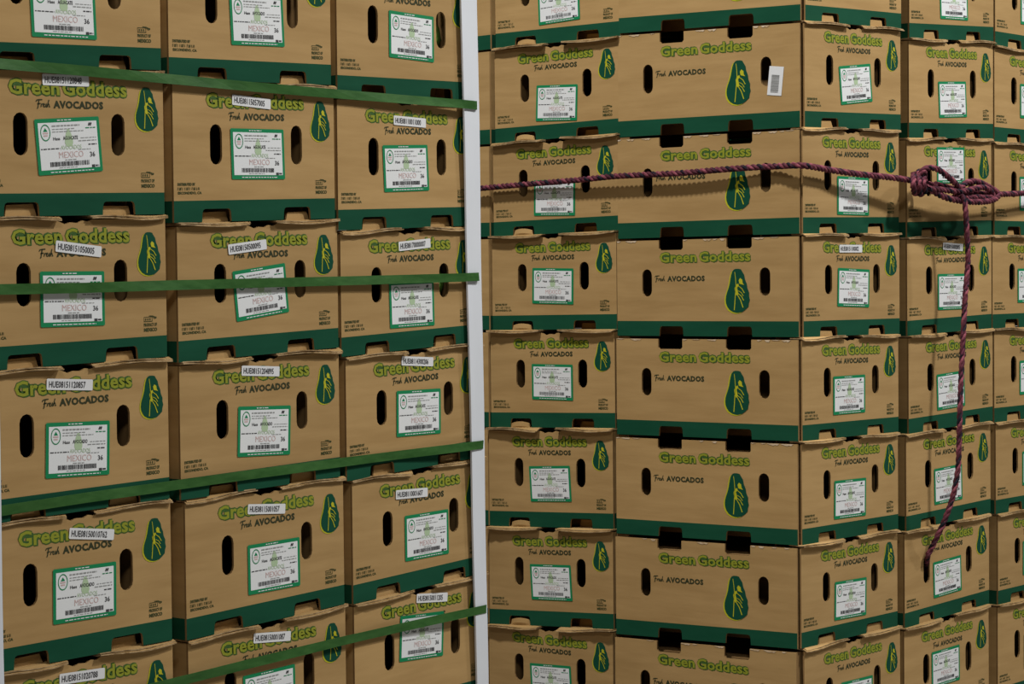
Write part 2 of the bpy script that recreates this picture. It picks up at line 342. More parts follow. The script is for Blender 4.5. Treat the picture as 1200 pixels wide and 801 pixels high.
STRAPS = [[[-0.692, 2.6878, 1.3605], [-0.6591, 2.7314, 1.3602], [-0.5721, 2.8469, 1.3611], [-0.4773, 2.9727, 1.3608], [-0.3737, 3.1101, 1.3606], [-0.236, 3.2928, 1.3621], [-0.0808, 3.4879, 1.3637], [-0.0545, 3.5228, 1.3636]], [[-0.6973, 2.6875, 1.0666], [-0.6643, 2.7313, 1.0682], [-0.5769, 2.8472, 1.0687], [-0.4818, 2.9734, 1.0706], [-0.3779, 3.1113, 1.072], [-0.2397, 3.2947, 1.0738], [-0.084, 3.4933, 1.0766], [-0.0541, 3.5329, 1.0776]], [[-0.7038, 2.6919, 0.774], [-0.6706, 2.7359, 0.7792], [-0.5827, 2.8525, 0.7832], [-0.4871, 2.9794, 0.7857], [-0.3826, 3.118, 0.7885], [-0.268, 3.2701, 0.7908], [-0.1809, 3.3857, 0.792], [-0.0872, 3.4993, 0.7934], [-0.0501, 3.5485, 0.794]], [[-0.709, 2.6924, 0.4992], [-0.6757, 2.7365, 0.4993], [-0.5876, 2.8535, 0.5002], [-0.4916, 2.9808, 0.5031], [-0.3867, 3.1199, 0.5068], [-0.2717, 3.2726, 0.5102], [-0.1843, 3.3886, 0.5112], [-0.0903, 3.5053, 0.5128], [-0.0481, 3.5613, 0.5128]]]
POST_R = [[-0.0777, 3.4948, 1.5352], [-0.0507, 3.5307, 1.5396], [-0.0651, 3.546, 0.3888], [-0.0444, 3.5734, 0.3833]]
POST_L = [[-0.6932, 2.6982, 0.8426], [-0.6679, 2.7318, 0.8393], [-0.6947, 2.7052, 0.5585], [-0.6695, 2.7386, 0.5517]]
ROPE_MAIN = [[-0.3234, 4.7404, 1.2534], [-0.1838, 4.6149, 1.2597], [-0.0979, 4.5377, 1.2632], [-0.0643, 4.5075, 1.2653], [0.039, 4.4133, 1.2694], [0.1432, 4.3157, 1.273], [0.2101, 4.2529, 1.2764], [0.2752, 4.1944, 1.2764], [0.3385, 4.1374, 1.2765], [0.4306, 4.0573, 1.2799], [0.4978, 4.0024, 1.2806], [0.5481, 3.956, 1.2793], [0.6134, 4.0167, 1.2728], [0.6802, 4.0761, 1.2669], [0.7404, 4.1356, 1.264], [0.7852, 4.1779, 1.2605], [0.8351, 4.2334, 1.2547], [0.8908, 4.2954, 1.2464], [0.9598, 4.3722, 1.24], [1.0333, 4.46, 1.2399], [1.1107, 4.5551, 1.2446], [1.2057, 4.6727, 1.2491], [1.3311, 4.8182, 1.2554], [1.5085, 5.0186, 1.2654]]
ROPE_BITS = {'wrap': [[0.8017, 4.1843, 1.2733], [0.7966, 4.1666, 1.2506], [0.8048, 4.1922, 1.2346], [0.819, 4.2305, 1.2428], [0.8221, 4.2369, 1.267], [0.8177, 4.2141, 1.2779], [0.8098, 4.1784, 1.2543], [0.8167, 4.201, 1.2331], [0.8344, 4.2476, 1.2433], [0.8345, 4.2477, 1.2691], [0.83, 4.2248, 1.2766], [0.8217, 4.1916, 1.2548], [0.8283, 4.2079, 1.2367]], 'loop': [[0.8183, 4.1998, 1.2688], [0.8204, 4.1932, 1.2786], [0.8342, 4.2025, 1.2849], [0.8502, 4.2143, 1.2836], [0.867, 4.2301, 1.2774], [0.8848, 4.2499, 1.267], [0.9014, 4.2713, 1.2566], [0.9166, 4.2942, 1.2461], [0.9343, 4.3199, 1.2365], [0.9546, 4.3484, 1.2303]], 'bight': [[0.8312, 4.2142, 1.2471], [0.8531, 4.2295, 1.2364], [0.8737, 4.2465, 1.2283], [0.899, 4.2686, 1.2228], [0.93, 4.3002, 1.2201], [0.9671, 4.3414, 1.2203], [0.9987, 4.3795, 1.2239], [1.0197, 4.4089, 1.2328], [1.0192, 4.4143, 1.2428], [1.0009, 4.397, 1.2512], [0.9796, 4.3733, 1.2593], [0.9585, 4.3498, 1.2629], [0.9372, 4.3246, 1.2594], [0.9229, 4.3072, 1.2509], [0.9086, 4.2972, 1.2446], [0.8822, 4.2709, 1.249], [0.8563, 4.245, 1.2533]], 'inner': [[0.8355, 4.21, 1.2435], [0.8604, 4.2317, 1.2424], [0.8931, 4.2651, 1.2409], [0.9218, 4.294, 1.2408], [0.9545, 4.3319, 1.2473], [0.9793, 4.3639, 1.251], [0.9991, 4.389, 1.2456], [1.0071, 4.4009, 1.2353], [0.9904, 4.3823, 1.2303], [0.9613, 4.3469, 1.2302], [0.9335, 4.3159, 1.2285], [0.9023, 4.2843, 1.2311]], 'tail': [[0.9147, 4.2771, 1.2333], [0.9209, 4.2781, 1.2229], [0.925, 4.2811, 1.2039], [0.9282, 4.2847, 1.1606], [0.9315, 4.2883, 1.1086], [0.9279, 4.2843, 1.0651], [0.9231, 4.279, 1.0218], [0.9171, 4.2723, 0.9352], [0.9123, 4.267, 0.866], [0.9086, 4.2629, 0.7968], [0.9069, 4.2639, 0.7272], [0.9045, 4.2658, 0.6749], [0.8951, 4.2673, 0.6226], [0.8794, 4.2678, 0.5757], [0.8627, 4.2716, 0.537], [0.8497, 4.2766, 0.5085], [0.8444, 4.2766, 0.4963], [0.8496, 4.3124, 0.4773], [0.8567, 4.3531, 0.4502]]}

W, L, HS, HL = DATA['W'], DATA['L'], DATA['hs'], DATA['hl']
BAND = 0.0305          # height of the printed green band
BODY = 0.1945          # wall height; flaps fill the rest up to the 0.2 pitch
T = 0.0035             # board thickness

# ------------------------------------------------------------------ carton template
def slot(cx, cz, w, h, n=7):
    r = w / 2
    pts = []
    for i in range(n):
        a = math.pi * i / (n - 1)
        pts.append((cx + r * math.cos(a), cz + h / 2 - r + r * math.sin(a)))
    for i in range(n):
        a = math.pi + math.pi * i / (n - 1)
        pts.append((cx + r * math.cos(a), cz - h / 2 + r + r * math.sin(a)))
    return pts

def notch_up(cx, w, z0, h, r=0.006):
    """notch cut upward from the bottom edge, listed left to right"""
    return [(cx - w / 2, z0), (cx - w / 2 + 0.001, z0 + h - r), (cx - w / 2 + r * 0.4, z0 + h - r * 0.3), (cx - w / 2 + r, z0 + h),
            (cx + w / 2 - r, z0 + h), (cx + w / 2 - r * 0.4, z0 + h - r * 0.3), (cx + w / 2 - 0.001, z0 + h - r), (cx + w / 2, z0)]

def notch_down(cx, w, z1, h, r=0.004):
    """notch cut downward from the top edge, listed right to left"""
    return [(cx + w / 2, z1), (cx + w / 2, z1 - h + r), (cx + w / 2 - r, z1 - h), (cx - w / 2 + r, z1 - h), (cx - w / 2, z1 - h + r), (cx - w / 2, z1)]

END_NOTCH = HS / 2
LONG_NOTCH = 0.083
def wall_panels(g, half, kind, to3d):
    bottom = [(-half, 0.0)]
    if kind == 'end':
        ns = (-END_NOTCH, END_NOTCH); hole_w, hole_h, hole_z, hole_x, nh = 0.0245, 0.058, 0.110, HS / 2, 0.0185
    elif kind == 'long':
        ns = (-LONG_NOTCH, LONG_NOTCH); hole_w, hole_h, hole_z, hole_x, nh = 0.0245, 0.056, 0.108, HL / 2, 0.020
    else:
        ns = ()
    for c in ns:
        bottom += notch_up(c, 0.060, 0.0, nh)
    bottom += [(half, 0.0), (half, BAND), (-half, BAND)]
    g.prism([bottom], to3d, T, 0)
    top = [(-half, BAND), (half, BAND), (half, BODY)]
    if kind == 'long':
        for c in (LONG_NOTCH, -LONG_NOTCH):
            top += notch_down(c, 0.060, BODY, 0.0205)
    if kind == 'end':   # torn edge between the two top flaps
        top += [(0.034, BODY), (0.028, BODY - 0.003), (0.017, BODY - 0.0012), (0.009, BODY - 0.0045), (-0.004, BODY - 0.0035), (-0.013, BODY - 0.006), (-0.024, BODY - 0.002), (-0.033, BODY)]
    top += [(-half, BODY)]
    holes = [slot(-hole_x, hole_z, hole_w, hole_h), slot(hole_x, hole_z, hole_w, hole_h)] if ns else []
    n0 = len(g.m)
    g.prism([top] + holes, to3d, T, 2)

def carton_template():
    g = Geo()
    wall_panels(g, W / 2, 'end', lambda a, b, t: (a, t, b))
    i0 = len(g.v)
    wall_panels(g, L / 2 - T, 'long', lambda a, b, t: (-W / 2 + t, L / 2 - a, b))
    i1 = len(g.v)
    wall_panels(g, L / 2 - T, 'long', lambda a, b, t: (W / 2 - t, L / 2 + a, b))
    wall_panels(g, W / 2, 'plain', lambda a, b, t: (-a, L - t, b))
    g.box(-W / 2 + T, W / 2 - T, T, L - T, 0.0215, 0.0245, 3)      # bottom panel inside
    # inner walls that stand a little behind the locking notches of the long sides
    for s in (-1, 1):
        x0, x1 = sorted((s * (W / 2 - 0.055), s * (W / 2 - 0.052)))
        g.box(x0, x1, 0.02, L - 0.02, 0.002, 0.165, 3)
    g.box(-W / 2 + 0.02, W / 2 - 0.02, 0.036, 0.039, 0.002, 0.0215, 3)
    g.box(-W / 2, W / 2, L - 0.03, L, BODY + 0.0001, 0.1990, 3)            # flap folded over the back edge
    g.box(-W / 2 + T + 0.001, W / 2 - T - 0.001, 0.060, 0.063, BODY - 0.021, 0.1990, 3)  # blocker added to keep the inside dark
    # closing panel added to block light below the top, set back from the notches
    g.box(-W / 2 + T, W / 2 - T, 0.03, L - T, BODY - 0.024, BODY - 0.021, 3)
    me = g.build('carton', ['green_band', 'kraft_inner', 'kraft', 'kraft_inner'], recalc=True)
    V = [tuple(v.co) for v in me.vertices]
    F = [tuple(p.vertices) for p in me.polygons]
    I = [p.material_index for p in me.polygons]
    bpy.data.meshes.remove(me)
    return V, F, I, (i0, i1)
TV, TF, TI, LEFT_WALL = carton_template()

# ------------------------------------------------------------------ prints (shared flat meshes, drawn in x = right, y = up)
def brand_print(width, height):
    g = Geo()
    def wob(dx, dy, bold, z, mi):
        add_text(g, 'Green', -0.287 * width + dx, dy, 0.415 * width, height, z, mi, bold=bold, spacing=1.02)
        add_text(g, 'Goddess', 0.222 * width + dx, dy, 0.555 * width, height, z, mi, bold=bold, spacing=1.02)
    wob(0.0014, -0.0016, 0.066, 0.0, 0)
    wob(-0.0006, 0.0012, 0.066, 0.0, 0)
    wob(0.0, 0.0, 0.028, 0.0003, 1)
    return g.build('brand_lettering', ['brand_shadow', 'brand_fill'])

def product_print(width, height):
    g = Geo()
    add_text(g, 'AVOCADOS', 0.127 * width, 0, 0.745 * width, height, 0, 0, bold=0.050, spacing=1.10)
    s = height; x = -0.5 * width
    w = 0.0016
    S = lambda pts, a=w, b=w: g.stroke([(x + p[0] * s * 1.14, p[1] * s * 0.95) for p in pts], a, b, 0, 0)
    S([(0.05, 0.30), (0.15, 0.52), (0.45, 0.58), (0.95, 0.60)])                                    # F bar
    S([(0.48, 0.56), (0.40, 0.1), (0.28, -0.45), (0.18, -0.62)], w * 1.2, w)                       # F stem
    S([(0.22, 0.02), (0.45, 0.06), (0.68, 0.08)])                                                  # F arm
    S([(0.72, -0.38), (0.84, 0.08), (0.86, -0.05), (1.0, 0.06), (1.08, 0.02)])                     # r
    S([(1.06, -0.16), (1.28, -0.02), (1.22, 0.1), (1.08, -0.05), (1.08, -0.3), (1.22, -0.38), (1.36, -0.25)])   # e
    S([(1.36, -0.3), (1.52, 0.1), (1.6, -0.15), (1.56, -0.36), (1.42, -0.36)])                     # s
    S([(1.62, -0.38), (1.78, 0.2), (1.9, 0.6)]); S([(1.7, -0.1), (1.86, 0.06), (1.92, -0.1), (1.88, -0.36), (2.04, -0.3)])   # h
    return g.build('product_lettering', ['ink'])

def emblem_print(width, height):
    # avocado outline read as half-widths (left, right) at heights; unit box
    rows = [(1.0, -0.06, 0.08), (0.985, -0.13, 0.15), (0.94, -0.20, 0.22), (0.86, -0.245, 0.28), (0.76, -0.28, 0.335), (0.66, -0.31, 0.38), (0.56, -0.36, 0.43),
            (0.46, -0.425, 0.475), (0.38, -0.465, 0.495), (0.30, -0.48, 0.50), (0.22, -0.47, 0.485), (0.14, -0.42, 0.44), (0.07, -0.33, 0.34), (0.02, -0.19, 0.19), (0.0, -0.05, 0.06)]
    right = []
    for i, (h, a, b) in enumerate(rows):   # slightly knobbly skin on the right
        right.append((b * width + (0.014 if i % 2 else -0.012) * width, (h - 0.5) * height))
    left = [(a * width, (h - 0.5) * height) for h, a, b in reversed(rows)]
    out = right + left
    g = Geo()
    g.poly([(x * 1.0 - 0.055 * width, y * 1.0 - 0.022 * height) for x, y in out], 0, 1)
    g.poly(out, 0.0003, 0)
    P = lambda x, y: ((x - 0.5) * width, (y - 0.5) * height)
    s = width
    z = 0.0006
    g.stroke([P(0.41, 0.93), P(0.44, 0.78), P(0.455, 0.64), P(0.43, 0.45), P(0.40, 0.22), P(0.375, 0.06)], 0.020 * s, 0.034 * s, z, 1)
    g.poly([P(*p) for p in [(0.40, 0.56), (0.46, 0.64), (0.55, 0.665), (0.57, 0.62), (0.50, 0.57), (0.53, 0.49), (0.55, 0.42), (0.47, 0.39), (0.42, 0.46)]], z, 1)
    g.poly([P(*p) for p in [(0.57, 0.74), (0.63, 0.79), (0.72, 0.75), (0.73, 0.68), (0.79, 0.63), (0.70, 0.645), (0.60, 0.66)]], z + 0.0001, 1)
    for a, b, w in [((0.50, 0.42), (0.74, 0.12), 0.040), ((0.54, 0.44), (0.77, 0.28), 0.034), ((0.55, 0.50), (0.76, 0.38), 0.026), ((0.56, 0.61), (0.80, 0.45), 0.034)]:
        m = ((a[0] + b[0]) / 2 + 0.02, (a[1] + b[1]) / 2 + 0.02)
        g.stroke([P(*a), P(*m), P(*b)], w * s * 0.65, w * s * 0.95, z + 0.0002, 1)
    return g.build('avocado_emblem', ['emblem_green', 'emblem_yellow'])

def distributor_print():
    g = Geo()
    add_text(g, 'DISTRIBUTED BY', -0.0055, 0.0062, 0.035, 0.0042, 0, 0, bold=0.045)
    x = -0.0230                                     # unreadable middle line
    r2 = random.Random(3)
    for n in (4, 4, 5):
        for k in range(n):
            g.stroke([(x, -0.0022), (x + 0.0002, 0.0018)], 0.0009, 0.0009, 0, 0)
            if r2.random() < 0.6: g.rect(x, x + 0.0016, 0.0012 - 0.0030 * (k % 2), 0.0019 - 0.0030 * (k % 2), 0, 0)
            if k % 3 == 1: g.stroke([(x + 0.0020, -0.0022), (x + 0.0020, 0.0018)], 0.0008, 0.0008, 0, 0)
            x += 0.0031
        x += 0.0016
    add_text(g, 'ESCONDIDO, CA', 0.0005, -0.0064, 0.047, 0.0046, 0, 0, bold=0.045)
    return g.build('distributor_print', ['ink_small'])

def origin_print():
    g = Geo()
    t = 0.0007
    x0, x1, y0, y1 = -0.0125, 0.0035, 0.0030, 0.0100
    g.rect(x0, x1, y0, y0 + t * 1.4, 0, 0); g.rect(x0, x1, y1 - t, y1, 0, 0); g.rect(x0, x0 + t, y0, y1, 0, 0); g.rect(x1 - t, x1, y0, y1, 0, 0)
    for k in range(3):
        g.rect(x0 + 0.0025 + k * 0.004, x0 + 0.0045 + k * 0.004, y0 + 0.002, y1 - 0.002, 0, 0)
    g.stroke([(-0.003, 0.0112), (0.004, 0.0108), (0.0085, 0.0090), (0.0115, 0.0085)], 0.0008, 0.0020, 0, 0)
    g.stroke([(0.004, 0.0098), (0.0075, 0.0070), (0.0112, 0.0078)], 0.0006, 0.0010, 0, 0)
    add_text(g, 'PRODUCT OF', -0.0005, -0.0012, 0.025, 0.0046, 0, 0, bold=0.045)
    add_text(g, 'MEXICO', -0.0005, -0.0082, 0.025, 0.0052, 0, 0, bold=0.05)
    return g.build('origin_print', ['ink_small'])

BRAND_END = brand_print(0.208, 0.0205)
BRAND_LONG = brand_print(0.222, 0.0200)
PRODUCT_END = product_print(0.118, 0.0105)
PRODUCT_LONG = product_print(0.124, 0.0110)
EMBLEM_END = emblem_print(0.0430, 0.0605)
EMBLEM_LONG = emblem_print(0.0575, 0.0850)
DISTRIBUTOR = distributor_print()
ORIGIN = origin_print()

# ------------------------------------------------------------------ paper label and stickers
LW, LH = 0.1130, 0.0745
def label_base():
    g = Geo()
    b = 0.0050
    r = 0.0015
    w, h = LW / 2, LH / 2
    g.poly([(-w + r, -h), (w - r, -h), (w, -h + r), (w, h - r), (w - r, h), (-w + r, h), (-w, h - r), (-w, -h + r)], 0, 0)
    g.poly([(-w + b, -h + b * 1.25), (w - b, -h + b * 1.25), (w - b, h - b * 1.1), (-w + b, h - b * 1.1)], 0.0002, 1)
    return g.build('paper_label', ['label_green', 'label_white'])
LABEL_BASE = label_base()

def label_print(variety, seed):
    r2 = random.Random(seed)
    g = Geo()
    z = 0.0
    X = lambda t: -LW / 2 + 0.005 + t * (LW - 0.010)
    Y = lambda t: -LH / 2 + 0.0062 + t * (LH - 0.0117)
    def words(x0, x1, y, h, mi):
        x = x0
        while x < x1:
            w = r2.uniform(0.025, 0.07)
            g.rect(X(x), X(min(x + w, x1)), Y(y) - h / 2, Y(y) + h / 2, z, mi)
            x += w + 0.014
    # round crest
    n = 20
    cx, cy = X(0.115), Y(0.79)
    for k in range(n):
        a, b = 2 * math.pi * k / n, 2 * math.pi * (k + 1) / n
        q = len(g.v)
        for rr in (1.0, 0.86):
            for t in (a, b):
                g.v.append((cx + 0.0086 * rr * math.cos(t), cy + 0.0112 * rr * math.sin(t), z))
        g.f.append((q, q + 1, q + 3, q + 2)); g.m.append(4)
    g.poly([(cx, cy + 0.0065), (cx - 0.0038, cy + 0.0015), (cx + 0.0038, cy + 0.0015)], z, 4)
    g.rect(cx - 0.0045, cx + 0.0045, cy - 0.0015, cy + 0.0003, z, 2)
    g.rect(cx - 0.0035, cx + 0.0035, cy - 0.0048, cy - 0.0030, z, 2)
    # avocado mark in the middle
    g.poly([(X(0.50) + 0.0075 * a, Y(0.66) + 0.0115 * b) for a, b in ((0.25, 1), (0.6, 0.5), (0.9, -0.1), (0.95, -0.6), (0.6, -1), (-0.6, -1), (-0.95, -0.6), (-0.9, -0.1), (-0.6, 0.5), (-0.25, 1))], z - 0.00008, 3)
    words(0.23, 0.70, 0.925, 0.0019, 1)
    words(0.23, 0.62, 0.855, 0.0011, 1)
    words(0.23, 0.76, 0.80, 0.0011, 1)
    add_text(g, 'Hass', X(0.295), Y(0.655), 0.0120, 0.0044, z, 0, bold=0.02)
    add_text(g, variety, X(0.53), Y(0.66), 0.0260, 0.0052, z, 0, bold=0.03)
    words(0.70, 0.97, 0.645, 0.0010, 1); words(0.66, 0.97, 0.585, 0.0013, 1); words(0.83, 0.97, 0.50, 0.0016, 0)
    words(0.02, 0.34, 0.445, 0.0014, 0); words(0.65, 0.86, 0.40, 0.0010, 1)
    add_text(g, 'AVOCADOS', X(0.53), Y(0.46), 0.036, 0.0058, z, 3, bold=0.0)
    add_text(g, 'MEXICO', X(0.52), Y(0.305), 0.043, 0.0085, z, 2, bold=0.0)
    add_text(g, '36', X(0.885), Y(0.285), 0.0092, 0.0070, z, 0, bold=0.02)
    # small mark top right
    g.stroke([(X(0.855), Y(0.90)), (X(0.875), Y(0.965))], 0.0022, 0.0022, z, 0); g.stroke([(X(0.885), Y(0.90)), (X(0.905), Y(0.965))], 0.0022, 0.0022, z, 0)
    g.rect(X(0.855), X(0.90), Y(0.93), Y(0.945), z, 0)
    words(0.80, 0.97, 0.855, 0.0014, 4)
    # bar code
    words(0.41, 0.60, 0.195, 0.0012, 1)
    x = 0.155
    while x < 0.815:
        w = r2.choice((0.004, 0.006, 0.009, 0.013))
        g.rect(X(x), X(x + w), Y(0.065), Y(0.165), z, 0)
        x += w + r2.choice((0.004, 0.005, 0.007, 0.012))
    words(0.30, 0.62, 0.035, 0.0009, 1)
    g.rect(X(0.86), X(0.915), Y(0.005), Y(0.06), z, 0)
    words(0.925, 0.985, 0.035, 0.0022, 0)
    # white wording on the green border
    yt, yb = LH / 2 - 0.0028, -LH / 2 + 0.0030
    for (a, b, y) in ((-0.018, 0.008, yt), (-0.036, 0.040, yb)):
        xx = a
        while xx < b:
            w = r2.uniform(0.003, 0.008)
            g.rect(xx, min(xx + w, b), y - 0.0006, y + 0.0006, z, 5)
            xx += w + 0.0016
    return g.build('label_print', ['label_black', 'label_grey', 'label_pink', 'label_leaf', 'label_green', 'label_white'])
LABEL_PRINTS = [label_print(v, i) for i, v in enumerate(('AGUACATE', 'AVOCADO', 'AGUACATE', 'AVOCADO'))]

SW, SH = 0.0810, 0.0150
def sticker_base():
    g = Geo()
    w, h, r = SW / 2, SH / 2, 0.0012
    g.poly([(-w + r, -h), (w - r, -h), (w, -h + r), (w, h - r), (w - r, h), (-w + r, h), (-w, h - r), (-w, -h + r)], 0, 0)
    return g.build('code_sticker', ['sticker'])
STICKER_BASE = sticker_base()

# ------------------------------------------------------------------ flaps and tabs
def flap_mesh(seed, length):
    """two sheets of board folded over the top edge, the lips drooping unevenly; runs 0..length in x"""
    r2 = random.Random(seed)
    N = 12
    V, F = [], []
    ph, amp = r2.uniform(0, 6), r2.uniform(0.0010, 0.0026)
    tilt = r2.uniform(-0.0025, 0.0020)
    for sheet in (0, 1):
        n0 = len(V)
        for i in range(N + 1):
            t = i / N
            x = t * length + (r2.uniform(-0.002, 0.002) if i in (0, N) else 0)
            out = 0.0062 + sheet * 0.0016 + 0.0013 * math.sin(3.1 * t + ph) + r2.uniform(-0.0007, 0.0007)
            dz = amp * math.sin(5 * t + ph) + tilt * (t - 0.5) * 2 - (0.0012 if sheet else 0) * math.sin(math.pi * t)
            zt = -0.0002 - sheet * 0.0021
            th = 0.0017
            V += [(x, 0.026, zt), (x, 0.0, zt), (x, -out, zt - 0.0012 + dz), (x, -out, zt - 0.0012 + dz - th), (x, 0.0, zt - th), (x, 0.026, zt - th)]
        for i in range(N):
            a, b = n0 + 6 * i, n0 + 6 * (i + 1)
            for k in range(6):
                l = (k + 1) % 6
                F.append((a + k, b + k, b + l, a + l))
        F.append(tuple(n0 + k for k in range(6)))
        F.append(tuple(n0 + 6 * N + k for k in reversed(range(6))))
    idx = []
    for f in F:
        idx.append(1 if (len(f) == 4 and {v % 6 for v in f} == {2, 3}) or len(f) == 6 else 0)
    me = raw_mesh('top_flap', V, F, ['kraft', 'kraft_edge'], idx)
    bm = bmesh.new(); bm.from_mesh(me); bmesh.ops.recalc_face_normals(bm, faces=bm.faces); bm.to_mesh(me); bm.free()
    return me
FLAPS = [flap_mesh(k, W / 2 - 0.026) for k in range(8)]

def tab_mesh(seed, bow):
    r2 = random.Random(50 + seed)
    N = 6
    V, F = [], []
    hb, ht, h = 0.0278, 0.0278 - r2.uniform(0.003, 0.007), r2.uniform(0.0130, 0.0165)
    for i in range(N + 1):
        t = i / N * 2 - 1
        for lev in (0, 1, 2):
            f = lev / 2
            x = t * (hb + (ht - hb) * f)
            z = -0.004 + (h + 0.004) * f - (bow * 0.0035 * t * t * f)
            y = -bow * 0.004 * (1 - t * t) * math.sin(math.pi * f * 0.8) + 0.001 * f
            V += [(x, y, z), (x, y + 0.003, z)]
    n = 6
    for i in range(N):
        a, b = n * i, n * (i + 1)
        for lev in (0, 1):
            F.append((a + 2 * lev, b + 2 * lev, b + 2 * lev + 2, a + 2 * lev + 2))
            F.append((a + 2 * lev + 1, a + 2 * lev + 3, b + 2 * lev + 3, b + 2 * lev + 1))
        F.append((a + 4, b + 4, b + 5, a + 5))
        F.append((a, a + 1, b + 1, b))
    for a in (0, n * N):
        for lev in (0, 1):
            F.append((a + 2 * lev, a + 2 * lev + 2, a + 2 * lev + 3, a + 2 * lev + 1))
    me = raw_mesh('locking_tab', V, F, ['kraft'])
    bm = bmesh.new(); bm.from_mesh(me); bmesh.ops.recalc_face_normals(bm, faces=bm.faces); bm.to_mesh(me); bm.free()
    return me
TABS = [tab_mesh(k, 0.0) for k in range(4)]
TABS_BOWED = [tab_mesh(10 + k, 1.0) for k in range(2)]

def torn_patch(seed):
    """ragged pale patch where the outer paper of the long side has come off below its top edge; returns mesh and width"""
    r2 = random.Random(200 + seed)
    w, hh, n = r2.uniform(0.010, 0.034), r2.uniform(0.0018, 0.0055), 6
    up = [(-w / 2 + w * k / n, -0.0002) for k in range(n + 1)]
    dn = [(-w / 2 + w * k / n, -hh * (0.35 + r2.random() * 0.65) * (0.3 if k in (0, n) else 1)) for k in range(n + 1)]
    g = Geo()
    g.prism([up + dn[::-1]], lambda p, q, t: (p, q, 0.0006 - t), 0.0005, 0)
    return g.build('torn_patch', ['torn', 'torn'], recalc=True), w
TORN = [torn_patch(k) for k in range(8)]

# ------------------------------------------------------------------ building one carton
ORD = ['top', 'second', 'third', 'fourth', 'fifth', 'sixth', 'seventh', 'bottom']
COLN = {'A': ['left', 'middle', 'right']}
def describe(b):
    r, c, k = b['r'], b['c'], b['kind']
    if k == 'A':
        row = ORD[r] if r < 5 else 'bottom'
        s = f"avocado carton in the green strapped left stack, {COLN['A'][c]} column, {row} visible row"
        return s, 'cartons of the left stack'
    row = ORD[r]
    if k == 'E':
        return f"avocado carton with labelled end beside the white post, right stack, {row} visible row", 'cartons of the right stack'
    if k == 'C':
        return f"corner avocado carton showing its long side and one end, right stack, {row} visible row", 'cartons of the right stack'
    if k == 'R':
        where = 'next to the corner carton' if c == 1 else 'cut off at the right edge'
        return f"avocado carton {where} on the right stack, {row} visible row", 'cartons of the right stack'
    return f"sliver of avocado carton just behind the white post, right stack, {row} visible row", 'cartons of the right stack'

